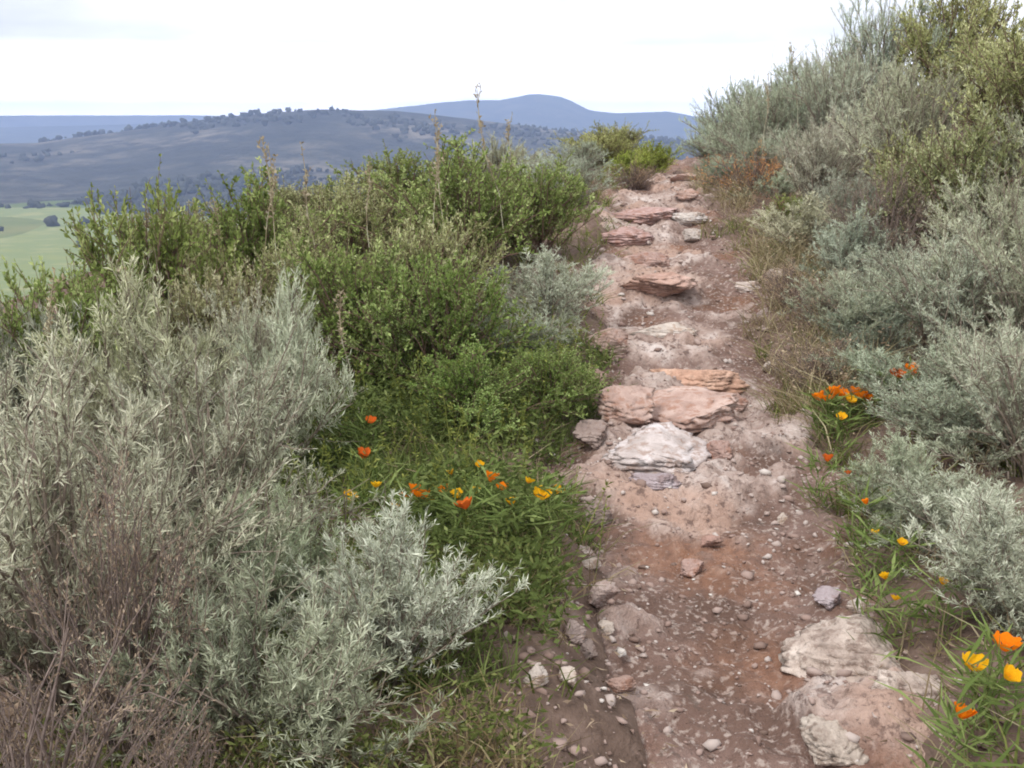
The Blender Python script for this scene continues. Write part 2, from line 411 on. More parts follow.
# haze: real air over the whole valley
bz0, bz1 = FLOOR - 30, 126
hv = np.array([(x, y, z) for x in (-6300, 6300) for y in (-700, 5350) for z in (bz0, bz1)], float)
hf_ = np.array([(0, 1, 3, 2), (4, 6, 7, 5), (0, 4, 5, 1), (2, 3, 7, 6), (0, 2, 6, 4), (1, 5, 7, 3)])
mh = bpy.data.materials.new('haze_air'); mh.use_nodes = True; t_ = mh.node_tree; t_.nodes.clear()
o_ = t_.nodes.new('ShaderNodeOutputMaterial'); pvn = t_.nodes.new('ShaderNodeVolumePrincipled')
pvn.inputs['Color'].default_value = (.48, .62, 1.0, 1); pvn.inputs['Density'].default_value = 4.2e-4
t_.links.new(pvn.outputs[0], o_.inputs['Volume'])
haze = obj('haze', mesh_np('haze', hv, hf_, mh)); kind(haze, 'stuff')

# ------------------------------------------------------------------ shrubs
def shrub_np(seed, stems, twigs, nleaf, ll, lw, R=0.62, top=1.0, up=0.35, leaf_ang=0.9, s0=0.35, stick=0.0, droop=0.0, r0=0.011, tlen=(.10, .24)):
    """One shrub one unit tall: stems fanning out under an uneven dome, twigs along them, leaves along the twigs."""
    g = np.random.default_rng(seed)
    az = g.uniform(0, 2 * np.pi, stems); q = np.sqrt(g.uniform(0.0, 1, stems))
    nc = max(6, stems // 7); ci = g.integers(0, nc, stems)      # limbs: stems gathered in clumps with gaps between
    caz = np.arange(nc) * 2.39996 + g.uniform(-.4, .4, nc); cq = np.sqrt((np.arange(nc) + .5) / nc)
    ctint = g.uniform(-.22, .22, nc); ch = g.uniform(.78, 1.06, nc)
    cx_ = cq[ci] * np.cos(caz[ci]) + g.normal(0, .15, stems); cy_ = cq[ci] * np.sin(caz[ci]) + g.normal(0, .15, stems)
    az = np.arctan2(cy_, cx_); q = np.clip(np.hypot(cx_, cy_), 0, 1.08)
    lob = (1 + 0.16 * np.sin(az * 3 + seed) + g.normal(0, .07, stems))
    rad = R * q * lob
    hgt = top * (np.sqrt(np.clip(1 - (0.86 * q) ** 2, 0, 1)) * g.uniform(0.74, 1.02, stems)) * ch[ci]
    hgt = np.maximum(hgt, 0.12)
    tip = np.stack([rad * np.cos(az), rad * np.sin(az), hgt], -1)
    base = np.stack([g.normal(0, .05, stems), g.normal(0, .05, stems), np.full(stems, -.03)], -1)
    ctl = base * .4 + tip * .35; ctl[:, 2] = hgt * g.uniform(.45, .75, stems)
    K = 6; u = np.linspace(0, 1, K)[None, :, None]
    P = (1 - u) ** 2 * base[:, None] + 2 * u * (1 - u) * ctl[:, None] + u ** 2 * tip[:, None]
    P[:, 1:] += g.normal(0, .012, (stems, K - 1, 3))
    Rr = r0 * (1 - 0.8 * np.linspace(0, 1, K))[None] * g.uniform(.6, 1.2, (stems, 1))
    parts = [tubes(P, Rr, 4)]
    # twigs
    n = stems * twigs
    si = np.repeat(np.arange(stems), twigs)
    s = s0 + (1 - s0) * g.uniform(0, 1, n) ** .8
    f = s * (K - 1); i0 = np.minimum(f.astype(int), K - 2); fr = (f - i0)[:, None]
    tb = P[si, i0] * (1 - fr) + P[si, i0 + 1] * fr
    tan = norm(P[si, i0 + 1] - P[si, i0])
    td = norm(tan * .75 + g.normal(0, .5, (n, 3)) + np.array([0, 0, up - droop]))
    tl = g.uniform(tlen[0], tlen[1], n) * (1.15 - .4 * s)
    bend = g.normal(0, .25, (n, 3)) * tl[:, None] + np.array([0, 0, .12]) * tl[:, None]
    Kt = 3; ut = np.linspace(0, 1, Kt)[None, :, None]
    TP = tb[:, None] + td[:, None] * tl[:, None, None] * ut + bend[:, None] * ut ** 2
    parts.append(tubes(TP, np.broadcast_to(np.array([.0032, .0024, .0012])[None], (n, Kt)) * (r0 / .011), 3))
    # bare flower sticks above the crown
    if stick > 0:
        ns = int(stems * stick); k = g.choice(stems, ns, replace=False)
        d = norm(np.stack([g.normal(0, .18, ns), g.normal(0, .18, ns), np.ones(ns)], -1)); l = g.uniform(.12, .3, ns)
        SP = P[k, -1][:, None] + d[:, None] * l[:, None, None] * np.linspace(0, 1, 4)[None, :, None]
        SP[:, 1:] += g.normal(0, .008, (ns, 3, 3))
        parts.append(tubes(SP, np.broadcast_to(np.array([.003, .0028, .0024, .0014])[None], (ns, 4)), 3))
    stemVF = join(parts)
    # leaves
    m = n * nleaf; ti = np.repeat(np.arange(n), nleaf)
    keep = np.repeat(g.uniform(0, 1, n) > .07, nleaf)           # a few twigs are dead and bare
    tsz = g.uniform(.7, 1.3, n)[ti]
    w = g.uniform(.05, 1.0, m)[:, None]
    lp = tb[ti] + td[ti] * tl[ti][:, None] * w + bend[ti] * w ** 2
    ld = norm(td[ti] + leaf_ang * g.normal(0, 1, (m, 3)) * .8 + np.array([0, 0, .25 - droop]))
    LV, LF = leaves(lp, ld, tsz * ll * g.uniform(.6, 1.35, m), tsz * lw * g.uniform(.6, 1.35, m), g)
    clump = g.uniform(0, 1, n)[ti]
    tint = np.clip(.5 * g.uniform(0, 1, m) + .38 * clump + ctint[ci[si[ti]]] + .30 * (s[ti] - .45), 0, 1)   # young tips are paler
    LF = LF[keep]; tint = tint[keep]
    return stemVF, (LV, LF), tint

KIND = {}
def proto(kind_, n, leaf_m, stem_m, **k):
    KIND[kind_] = []
    for i in range(n):
        (sv, sf), (lv, lf), tint = shrub_np(100 * len(KIND) + i, **k)
        KIND[kind_].append((mesh_np('foliage', lv, lf, leaf_m, tint), mesh_np('stem', sv, sf, stem_m)))
proto('sage', 4, m_sage, m_twig, stems=70, twigs=12, nleaf=48, ll=.030, lw=.0034, R=.60, up=.55, leaf_ang=.8, s0=.22, stick=.12)
proto('sage_small', 2, m_sage, m_twig, stems=54, twigs=10, nleaf=50, ll=.046, lw=.0052, R=.66, up=.5, leaf_ang=.8, s0=.2, stick=.1, tlen=(.13, .3))
proto('coyote', 3, m_green, m_brown_twig, stems=80, twigs=12, nleaf=26, ll=.026, lw=.013, R=.62, up=.45, leaf_ang=1.0, s0=.28)
proto('olive', 2, m_olive, m_brown_twig, stems=80, twigs=12, nleaf=24, ll=.028, lw=.011, R=.62, up=.6, leaf_ang=.9, s0=.25)
proto('dry', 2, m_dry, m_dead_twig, stems=75, twigs=11, nleaf=10, ll=.022, lw=.006, R=.6, up=.5, leaf_ang=1.0, s0=.15, r0=.010)

_used = {}
def place_shrub(kind_, name, cat, x, y, z, h, w, label, tint, group, rz):
    v = KIND[kind_]; i = _used.get(kind_, 0); _used[kind_] = i + 1
    fol, stm = v[i % len(v)]
    e = obj(name, None); e.empty_display_size = .1
    e.location = (x, y, z - .02); e.rotation_euler = (0, 0, rz)
    e.scale = (w / 1.4, w / 1.4, h * 1.06)
    tag(e, label, cat, group)
    f = obj('foliage', fol, e); f.color = (*tint, 1)
    obj('stem', stm, e)
    return e

SAGE, COY, OLI, DRY = ('sagebrush', 'shrub'), ('coyote_brush', 'shrub'), ('olive_shrub', 'shrub'), ('dry_shrub', 'shrub')
NAMES = {'sage': SAGE, 'sage_small': SAGE, 'coyote': COY, 'olive': OLI, 'dry': DRY}
GROUPS = {'sagebrush': 'silvery sagebrush along the trail', 'coyote_brush': 'green leafy shrubs along the trail',
          'olive_shrub': 'olive green shrubs along the trail', 'dry_shrub': 'dry brown shrubs along the trail'}
# kind, column, forward distance, row of its top, width in metres, tint, label
SHRUBS = [
 # left of the path, near
 ('sage', 70, 2.7, 392, 1.35, (1.0, .98, .92), 'large silvery sagebrush filling the lower left corner in front'),
 ('sage', 190, 3.5, 365, 1.2, (1.0, 1.0, .95), 'tall silvery sagebrush behind the brown twiggy shrub at lower left'),
 ('sage', -20, 3.9, 335, 1.3, (1.0, 1.0, .93), 'silvery sagebrush at the left picture edge below the meadow'),
 ('sage_small', 385, 2.6, 530, .68, (1.0, 1.04, 1.03), 'wispy blue silver sagebrush leaning over the lower left path edge'),
 ('sage_small', 255, 2.35, 575, .85, (.86, .9, .82), 'low grey green sagebrush at bottom, left of the wispy blue silver one'),
 ('dry', 128, 2.3, 478, .5, (1.05, 1.0, .95), 'brown twiggy dead shrub among silvery sagebrush at lower left'),
 ('dry', 25, 1.75, 640, .9, (.75, .70, .66), 'dark brown dead shrub in the bottom left corner'),
 ('dry', 180, 1.75, 715, .5, (.75, .70, .66), 'low brown dead shrub at the bottom picture edge on the left'),
 ('sage_small', 278, 4.5, 305, .8, (.95, 1.0, .92), 'upright pale sagebrush with feathery tips left of the poppy patch'),
 ('sage_small', 270, 3.1, 490, .55, (.85, .95, .8), 'small sagebrush between the poppy patch and the wispy blue silver one'),
 # left of the path, middle
 ('coyote', 85, 5.4, 255, 1.2, (.95, .95, .85), 'dark leafy shrub just below the meadow on the left'),
 ('coyote', 160, 6.6, 190, 1.4, (1.0, .95, .85), 'leafy olive toned shrub rising past the right end of the meadow'),
 ('olive', 215, 6.0, 245, 1.1, (1.05, 1.0, 1.0), 'olive green shrub behind the tall silvery sagebrush on the left'),
 ('coyote', 265, 7.4, 178, 1.5, (1.1, 1.08, 1.0), 'broad green shrub below the pale flower stalks on the left'),
 ('coyote', 355, 6.2, 235, 1.2, (1.0, 1.0, .9), 'green shrub in the middle of the left thicket above the poppies'),
 ('coyote', 440, 5.9, 255, 1.2, (.95, 1.0, .85), 'deep green shrub left of the pale sagebrush at the path edge'),
 ('olive', 350, 8.6, 172, 1.3, (1.1, 1.1, 1.0), 'light olive shrub behind the green shrub above the poppies'),
 ('coyote', 455, 8.2, 145, 1.6, (1.05, 1.05, .95), 'tall bright green shrub standing out below the blue hills'),
 ('coyote', 535, 8.6, 155, 1.2, (1.05, 1.05, .95), 'green shrub between the tall bright one and the path'),
 ('sage_small', 548, 6.9, 258, 1.0, (.95, 1.0, .97), 'pale sagebrush bulging onto the left path edge beside the red rock'),
 ('sage_small', 505, 6.2, 300, .75, (.9, .97, .92), 'small pale sagebrush tucked left of the one bulging onto the path'),
 ('sage', 565, 11.0, 148, 1.3, (.88, .98, .95), 'blue grey sagebrush left of the path below its first bend'),
 ('sage', 500, 12.5, 138, 1.5, (.95, .97, .85), 'grey green sagebrush at the skyline left of the path'),
 ('coyote', 400, 11.0, 150, 1.5, (1.05, 1.0, .95), 'green shrub at the back of the left thicket below the tall stalks'),
 ('olive', 310, 11.0, 175, 1.5, (1.0, 1.0, .95), 'olive shrub at the back edge of the left thicket'),
 ('olive', 200, 9.5, 200, 1.5, (.95, .9, .9), 'brownish olive shrub behind the shrub at the end of the meadow'),
 ('dry', 634, 14.0, 158, .9, (1.0, .85, .65), 'brown and green shrub left of the path near the crest'),
 ('coyote', 655, 17.5, 142, 1.1, (1.5, 1.4, .75), 'yellowest shrub, beside the path at the crest'),
 ('olive', 612, 19.0, 118, 1.6, (1.05, 1.05, .85), 'olive shrub on the skyline just left of the crest'),
 ('sage', 580, 15.5, 140, 1.2, (.9, 1.0, .95), 'pale sagebrush between the blue grey one and the crest'),
 # right of the path, near
 ('sage_small', 1005, 3.1, 505, .75, (.97, 1.0, .98), 'pale silver sagebrush behind the bottom right poppies'),
 ('sage_small', 955, 4.7, 372, .95, (.9, .98, .93), 'blue grey sagebrush right of the orange flower cluster'),
 ('sage', 1030, 4.3, 310, 1.2, (.97, 1.0, .95), 'silvery sagebrush at the right picture edge above the bottom poppies'),
 ('sage', 945, 6.2, 222, 1.25, (.92, .98, .93), 'broad silver sagebrush halfway up the right slope'),
 ('sage', 1035, 5.8, 190, 1.3, (.95, .98, .88), 'tall grey green sagebrush against the right picture edge'),
 ('sage_small', 880, 6.3, 300, .8, (.62, .70, .66), 'dark grey sagebrush above the orange flower cluster'),
 ('olive', 965, 7.8, 108, 1.4, (1.0, 1.03, .95), 'leafy olive shrub with pale specks on the upper right slope'),
 ('olive', 1030, 9.5, 5, 1.8, (1.2, 1.2, 1.05), 'big olive shrub in the top right corner'),
 ('sage', 905, 10.0, 62, 1.6, (1.0, 1.02, .9), 'broad pale sagebrush below the skyline on the upper right slope'),
 ('dry', 880, 7.6, 165, .9, (.75, .72, .68), 'dead brown shrub in a gap among the right slope shrubs'),
 ('sage', 850, 8.8, 165, 1.1, (.72, .76, .74), 'smoky grey sagebrush left of the dead brown shrub on the slope'),
 ('sage', 835, 13.0, 38, 1.7, (.9, .95, .9), 'silver sagebrush on the right skyline below the highest shrubs'),
 ('sage', 785, 14.0, 62, 1.7, (.85, .95, .88), 'grey green sagebrush on the right skyline beside the path'),
 ('sage', 740, 16.0, 82, 1.6, (.85, .97, .88), 'dark upright sagebrush at the left end of the right skyline'),
 ('sage', 880, 14.5, -12, 2.0, (.8, .9, .85), 'tall grey sagebrush where the right skyline leaves the picture top'),
 ('olive', 950, 14.0, -30, 1.9, (1.2, 1.2, 1.0), 'yellowish olive shrub cut by the picture top on the right'),
 ('sage', 815, 10.5, 110, 1.2, (.95, .93, .9), 'pale dusty sagebrush in the middle of the right slope'),
 ('dry', 752, 11.5, 145, 1.15, (1.7, 1.05, .5), 'golden brown shrub beside the path below the right skyline'),
 ('sage_small', 722, 13.0, 165, .7, (.8, .95, .88), 'small blue grey sagebrush by the path, left of the golden one'),
 ('sage_small', 805, 8.7, 200, 1.0, (1.0, .97, .85), 'tan tinged sagebrush on the right bank beside the stony path'),
 ('dry', 832, 6.9, 275, .8, (1.25, 1.15, 1.05), 'twiggy tan shrub on the right bank above the orange flowers'),
 ('sage', 712, 21.0, 128, 1.5, (.85, 1.0, .85), 'grey green sagebrush on the right of the path at the crest'),
 ('dry', 775, 10.0, 185, .7, (1.2, .9, .75), 'reddish brown dry shrub behind the tan tinged sagebrush on the right bank'),
 ('dry', 790, 7.4, 270, .6, (1.5, 1.4, 1.25), 'low straw coloured shrub at the right path edge beyond the orange flowers'),
 ('dry', 815, 5.9, 335, .6, (1.3, 1.2, 1.1), 'low tan shrub just behind the orange flower cluster'),
 ('sage_small', 915, 5.4, 350, .9, (.85, .95, .88), 'grey green sagebrush behind the right end of the orange cluster'),
 ('sage_small', 905, 4.0, 445, .6, (.85, .92, .82), 'small grey sagebrush below the orange cluster on the right bank'),
 ('sage_small', 950, 3.7, 470, .8, (.95, 1.0, .96), 'rounded silver sagebrush left of the one behind the bottom poppies'),
 ('sage', 990, 5.0, 330, 1.1, (.95, 1.0, .94), 'silvery sagebrush between the right edge and the blue grey one'),
 ('sage', 895, 7.2, 240, 1.0, (.9, .96, .92), 'grey sagebrush left of the broad silver one on the right slope'),
 ('sage', 1000, 7.2, 165, 1.2, (1.0, 1.03, .9), 'pale green sagebrush above the broad silver one on the right slope'),
 ('sage', 870, 11.5, 95, 1.3, (.95, .97, .92), 'ashy sagebrush between the olive shrubs and the pale dusty one'),
 ('olive', 985, 11.5, 20, 1.7, (1.15, 1.15, 1.0), 'olive shrub between the top right corner and the skyline'),
 ('sage', 1045, 7.6, 100, 1.3, (.98, 1.02, .9), 'pale speckled sagebrush at the right edge below the corner shrub'),
 ('olive', 920, 8.6, 130, 1.2, (.95, .95, .8), 'dark olive shrub directly above the dead brown one'),
 ('sage_small', 845, 7.6, 215, .8, (.8, .88, .84), 'slate grey sagebrush behind the twiggy tan shrub'),
 ('sage_small', 775, 12.8, 125, .9, (.9, .97, .9), 'light grey sagebrush between the golden shrub and the skyline'),
 ('dry', 735, 14.5, 150, .8, (1.3, 1.1, .85), 'straw brown shrub beside the path left of the golden one'),
 ('sage_small', 775, 11.2, 175, .8, (.9, 1.0, .88), 'soft grey green sagebrush right of the golden shrub beside the path'),
 ('sage_small', 855, 6.6, 268, .9, (.92, .97, .9), 'soft grey sagebrush right of the twiggy tan shrub on the bank'),
 ('coyote', 790, 9.8, 205, .6, (1.0, .95, .8), 'small green shrub beside the reddish brown one on the right bank'),
 ('sage', 760, 17.0, 78, 1.6, (.9, 1.0, .92), 'dense grey sagebrush behind the left end of the right skyline'),
 ('sage', 815, 15.5, 42, 1.8, (.9, .97, .9), 'thick grey sagebrush behind the silver one on the right skyline'),
 ('coyote', 632, 15.5, 150, 1.1, (1.35, 1.3, .75), 'bright yellow green shrub between the brown one and the crest shrubs'),
 ('olive', 598, 17.0, 128, 1.6, (1.25, 1.25, .95), 'pale olive shrub behind the blue grey sagebrush near the crest'),
 ('sage', 725, 19.0, 100, 1.6, (.88, 1.0, .9), 'full grey green sagebrush right of the crest on the skyline'),
 ('sage', 765, 13.5, 88, 1.5, (.9, .98, .9), 'thick grey sagebrush behind the golden shrub on the right'),
 ('sage', 255, 5.2, 285, .85, (1.0, 1.0, .92), 'pale sagebrush in the left thicket behind the upright feathery one'),
 ('sage_small', 150, 4.6, 295, 1.0, (1.0, 1.0, .85), 'yellowish grey sagebrush beside the pale stalk on the left'),
 ('olive', 300, 6.6, 230, 1.0, (1.15, 1.12, 1.05), 'pale olive shrub in the middle of the left thicket'),
 ('olive', 425, 7.0, 200, 1.1, (1.15, 1.15, 1.05), 'pale olive shrub below the tall bright green one'),
 ('coyote', 470, 5.1, 350, .8, (.95, 1.05, .85), 'low green shrub between the poppies and the small pale sagebrush'),
 ('coyote', 548, 5.3, 365, .6, (.9, .95, .8), 'small green shrub at the left path edge below the bulging sagebrush'),
 ('sage_small', 10, 5.0, 275, 1.2, (.8, .82, .8), 'dull grey sagebrush at the left edge under the meadow'),
]
for i, (k, px, Y, row, w, tint, lab) in enumerate(SHRUBS):
    x, y, z = spot(px, Y); h = height_for(Y, z, row)
    print('SHRUB', k, px, Y, 'z %.2f h %.2f' % (z, h))
    nm, cat = NAMES[k]
    place_shrub(k, nm, cat, x, y, z, max(h, .35), w, lab, tint, GROUPS[nm], i * 2.399)

# the same scrub carries on over the slopes to either side
def scrub(name, n, mat, seed, sides, **k):
    g = np.random.default_rng(seed); parts = []; ti = []
    V8 = [shrub_np(seed + i, **k) for i in range(4)]
    c = 0
    while c < n:
        y = g.uniform(.8, 24); x = .50 * y + .85 + 4.5 * g.uniform(0, 1) ** 1.4; x = x if g.uniform() < sides else -x
        if abs(x - trail_x(y)) < 1.2: continue
        z = float(terrain(x, y)); h = g.uniform(.5, 1.0); w = g.uniform(.6, 1.0); r = g.uniform(0, 6.28); q, s_ = math.cos(r), math.sin(r)
        (sv, sf), (lv, lf), tint = V8[c % 4]
        R = np.array([[q, s_, 0], [-s_, q, 0], [0, 0, 1]]) * np.array([w, w, h])
        parts.append((lv @ R + np.array([x, y, z - .03]), lf)); ti.append(tint); c += 1
    V, F = join(parts)
    o = obj(name, mesh_np(name, V, F, mat, np.concatenate(ti))); o.color = (.95, 1, .93, 1); kind(o, 'stuff')
scrub('silvery_hillside_scrub', 95, m_sage, 510, .62, stems=44, twigs=9, nleaf=18, ll=.05, lw=.008, R=.66, up=.5, leaf_ang=.8, s0=.2, tlen=(.13, .3))
scrub('green_hillside_scrub', 50, m_olive, 530, .55, stems=44, twigs=9, nleaf=16, ll=.04, lw=.016, R=.64, up=.5, leaf_ang=.9, s0=.25, tlen=(.13, .28))

# ------------------------------------------------------------------ pale flower stalks standing above the shrubs
def stalk_mesh(seed):
    g = np.random.default_rng(seed)
    P = np.zeros((1, 7, 3)); P[0, :, 2] = np.linspace(0, 1, 7); P[0, 1:, :2] = np.cumsum(g.normal(0, .022, (6, 2)), 0)
    V1 = tubes(P, np.array([[.0036, .0034, .0032, .003, .0026, .002, .0012]]), 5)
    nb = 5; sb = np.sort(g.uniform(.66, .93, nb)); fb = sb * 6; ib = np.minimum(fb.astype(int), 5); fq = (fb - ib)[:, None]
    bb = P[0, ib] * (1 - fq) + P[0, ib + 1] * fq; bd = np.stack([g.normal(0, .03, nb), g.normal(0, .03, nb), g.uniform(.04, .09, nb)], -1)
    BP = bb[:, None] + bd[:, None] * np.linspace(0, 1, 3)[None, :, None]
    n = 90; s = g.uniform(.62, 1.0, n); f = s * 6; i0 = np.minimum(f.astype(int), 5); fr = (f - i0)[:, None]
    b = P[0, i0] * (1 - fr) + P[0, i0 + 1] * fr
    jb = g.integers(0, nb, n); br_ = g.uniform(0, 1, n) < .45; b = np.where(br_[:, None], bb[jb] + bd[jb] * g.uniform(.2, 1, n)[:, None], b)
    d = norm(np.stack([g.normal(0, 1, n), g.normal(0, 1, n), g.uniform(.2, 1.2, n)], -1))
    return mesh_np('stem', *V1, m_stalk), spike(P, BP, leaves(b, d, g.uniform(.015, .032, n), g.uniform(.007, .014, n), g), nb, g)
def spike(P, BP, lv, nb, g):
    ax = np.stack([np.interp(np.linspace(3.2, 5.9, 6), np.arange(7), P[0, :, c]) for c in range(3)], -1)[None]
    V, F = join([tubes(ax, np.array([[.0032, .0031, .003, .0028, .0025, .002]]), 5), tubes(BP, np.broadcast_to(np.array([.0018, .0014, .0009])[None], (nb, 3)), 3), lv])
    return mesh_np('flower_spike', V, F, m_drygrass, g.uniform(.4, 1, len(F)))
STK = [stalk_mesh(900 + i) for i in range(7)]
for i, (px, Y, row, lab) in enumerate([
  (52, 4.6, 262, 'pale flower stalk standing in front of the meadow on the left'),
  (178, 5.2, 262, 'pale flower stalk beside the olive shrub on the left'),
  (232, 6.8, 196, 'leftmost pale stalk above the broad green shrub'),
  (258, 7.0, 142, 'tall pale stalk reaching over the dark wooded hills, left one'),
  (287, 7.0, 136, 'tallest pale stalk in front of the dark wooded hills'),
  (330, 7.2, 140, 'tall pale stalk at the right end of the row before the hills'),
  (372, 7.8, 160, 'pale stalk between the wooded hills and the bright green shrub'),
  (432, 7.8, 108, 'pale stalk reaching to the skyline left of the blue hill'),
  (446, 7.6, 125, 'shorter stalk beside the one reaching the skyline'),
  (505, 7.8, 78, 'tallest dark stalk against the white sky over the blue hill'),
  (520, 8.8, 112, 'thin stalk in front of the rounded top of the blue hill'),
  (362, 5.2, 285, 'reddish bare stalk in the middle of the left thicket'),
  (758, 12.5, 70, 'thin stalk against the sky on the right skyline'),
  (800, 13.0, 40, 'thin stalk rising from the silver sagebrush on the right skyline')]):
    x, y, z = spot(px, Y); h = max(height_for(Y, z, row), .3)
    e = obj('flower_stalk', None); e.location = (x, y, z - .01); e.rotation_euler = (0.09 * math.sin(i * 5), .10 * math.cos(i * 3), i * 1.3); e.scale = (1.0, 1.0, h)
    tag(e, lab, 'flower stalk', 'pale flower stalks above the shrubs')
    a, b = STK[i % 7]; obj('stem', a, e); f = obj('flower_spike', b, e); f.color = (1, 1, .95, 1)

# ------------------------------------------------------------------ grass, herbs, litter (nobody could count them)
def scatter(n, xr, yr, cond, g):
    x = g.uniform(*xr, n); y = g.uniform(*yr, n); k = cond(x, y); x, y = x[k], y[k]
    return x, y, terrain(x, y)
def blades(x, y, z, per, ln, wd, lean, g):
    n = len(x); i = np.repeat(np.arange(n), per); m = n * per
    b = np.stack([x[i] + g.normal(0, .03, m), y[i] + g.normal(0, .03, m), z[i] - .015], -1)
    d = norm(np.stack([g.normal(0, lean, m), g.normal(0, lean, m), np.ones(m)], -1)); l = ln * g.uniform(.45, 1.3, m); w = wd * g.uniform(.6, 1.3, m)
    side = norm(np.cross(d, norm(g.normal(size=(m, 3))))) ; out = d.copy(); out[:, 2] = 0
    m1 = b + d * (l * .55)[:, None]; tp = b + d * l[:, None] + out * (l * .5)[:, None] - np.array([0, 0, .12]) * l[:, None]
    V = np.stack([b - side * (w / 2)[:, None], b + side * (w / 2)[:, None], m1 + side * (w / 2.4)[:, None], m1 - side * (w / 2.4)[:, None], tp + side * (w / 12)[:, None], tp - side * (w / 12)[:, None]], 1).reshape(-1, 3)
    k = np.arange(m)[:, None] * 6
    F = np.concatenate([k + np.array([[0, 1, 2, 3]]), k + np.array([[3, 2, 4, 5]])], 0)
    t = g.uniform(0, 1, m); return V, F, np.concatenate([t, t])
g = np.random.default_rng(21)
def off(x, y): return np.abs(x - trail_x(y)) - half_ws(x, y)
# green herbs under the poppies on the left
x, y, z = scatter(5200, (-1.9, .9), (2.5, 6.6), lambda x, y: (x < trail_x(y)) & (off(x, y) > -.04 + .26 * (y < 3.9)) & (off(x, y) < 1.5) & (fbm(x * 1.5, y * 1.5, 2) > -.22), g)
V1, F1, t1 = blades(x, y, z, 8, .15, .006, .55, g)
o = obj('green_herbs', mesh_np('green_herbs', V1, F1, m_herb, t1)); o.color = (1, 1, 1, 1); kind(o, 'stuff')
# leafy herb foliage over it
x, y, z = scatter(2400, (-1.6, .9), (2.7, 6.4), lambda x, y: (x < trail_x(y)) & (off(x, y) > .22 * (y < 3.9)) & (off(x, y) < 1.35) & (fbm(x * 1.3 + 5, y * 1.3, 2) > -.18), g)
n = len(x); per = 22; i = np.repeat(np.arange(n), per); m = n * per
P = np.stack([x[i] + g.normal(0, .05, m), y[i] + g.normal(0, .05, m), z[i] + g.uniform(.02, .20, m) * (.5 + .9 * np.repeat(g.uniform(0, 1, n), per))], -1)
LV, LF = leaves(P, np.stack([g.normal(0, 1, m), g.normal(0, 1, m), g.uniform(-.2, 1.0, m)], -1), g.uniform(.02, .05, m), g.uniform(.007, .016, m), g)
o = obj('leafy_ground_cover', mesh_np('leafy_ground_cover', LV, LF, m_herb, np.clip(.55 * g.uniform(0, 1, m) + .6 * np.repeat(g.uniform(0, 1, n), per) ** 2 - .05, 0, 1))); kind(o, 'stuff')
# tall yellow green herb stems rising out of the patch
x, y, z = scatter(420, (-1.5, .9), (3.4, 6.6), lambda x, y: (x < trail_x(y)) & (off(x, y) > .05) & (off(x, y) < 1.4), g)
n = len(x); hh = g.uniform(.16, .36, n); u = np.linspace(0, 1, 4)
P = np.stack([x, y, z], -1)[:, None] + u[None, :, None] * np.stack([g.normal(0, .06, n), g.normal(0, .06, n), hh], -1)[:, None]
T1 = tubes(P, np.broadcast_to(np.array([.002, .0018, .0015, .001])[None], (n, 4)), 3)
per = 22; i = np.repeat(np.arange(n), per); m = n * per; w = g.uniform(.35, 1, m)[:, None]
T2 = leaves(P[i, 0] * (1 - w) + P[i, 3] * w, np.stack([g.normal(0, 1, m), g.normal(0, 1, m), g.uniform(0, 1.2, m)], -1), g.uniform(.012, .03, m), g.uniform(.005, .010, m), g)
V1, F1 = join([T1, T2])
o = obj('herb_stems', mesh_np('herb_stems', V1, F1, m_herb, g.uniform(.35, 1, len(F1)))); o.color = (1.3, 1.2, .9, 1); kind(o, 'stuff')
# low herbs and dry bits on the near left bank, under the silver sagebrush
x, y, z = scatter(2600, (-1.6, .4), (1.3, 3.5), lambda x, y: (off(x, y) > .2) & (off(x, y) < 1.6) & (fbm(x * 2.3 + 1, y * 2.3, 2) > -.2), g)
n = len(x); per = 16; i = np.repeat(np.arange(n), per); m = n * per
P = np.stack([x[i] + g.normal(0, .035, m), y[i] + g.normal(0, .035, m), z[i] + g.uniform(0, .13, m)], -1)
LV, LF = leaves(P, np.stack([g.normal(0, 1, m), g.normal(0, 1, m), g.uniform(-.2, 1.0, m)], -1), g.uniform(.010, .034, m), g.uniform(.004, .010, m), g)
o = obj('bank_herbs', mesh_np('bank_herbs', LV, LF, m_herb, g.uniform(0, 1, m))); o.color = (.95, .88, .85, 1); kind(o, 'stuff')
V1, F1, t1 = blades(x, y, z, 5, .14, .004, .6, g)
o = obj('bank_grass', mesh_np('bank_grass', V1, F1, m_drygrass, t1)); o.color = (.8, .78, .62, 1); kind(o, 'stuff')
# grass tufts on both verges
x, y, z = scatter(14000, (-6, 9), (1.3, 24), lambda x, y: (off(x, y) > -.03) & (off(x, y) < 5) & ((y > 4) | (x > trail_x(y)) | (off(x, y) > .24)) & (g.uniform(0, 1, len(x)) < np.exp(-off(x, y) / 1.6)) & (fbm(x * 1.1 + 9, y * 1.1, 3) > -.12), g)
V1, F1, t1 = blades(x, y, z, 10, .17, .006, .5, g)
o = obj('verge_grass', mesh_np('verge_grass', V1, F1, m_herb, t1)); o.color = (1.1, 1.0, .9, 1); kind(o, 'stuff')
x, y, z = scatter(12000, (-6, 9), (1.6, 24), lambda x, y: (off(x, y) > -.06) & (off(x, y) < 6) & ((x > trail_x(y)) | (fbm(x + 2, y, 2) > .1)) & (g.uniform(0, 1, len(x)) < np.exp(-off(x, y) / 2.2)), g)
V1, F1, t1 = blades(x, y, z, 8, .20, .005, .55, g)
o = obj('dry_grass', mesh_np('dry_grass', V1, F1, m_drygrass, t1)); o.color = (.8, .79, .70, 1); kind(o, 'stuff')

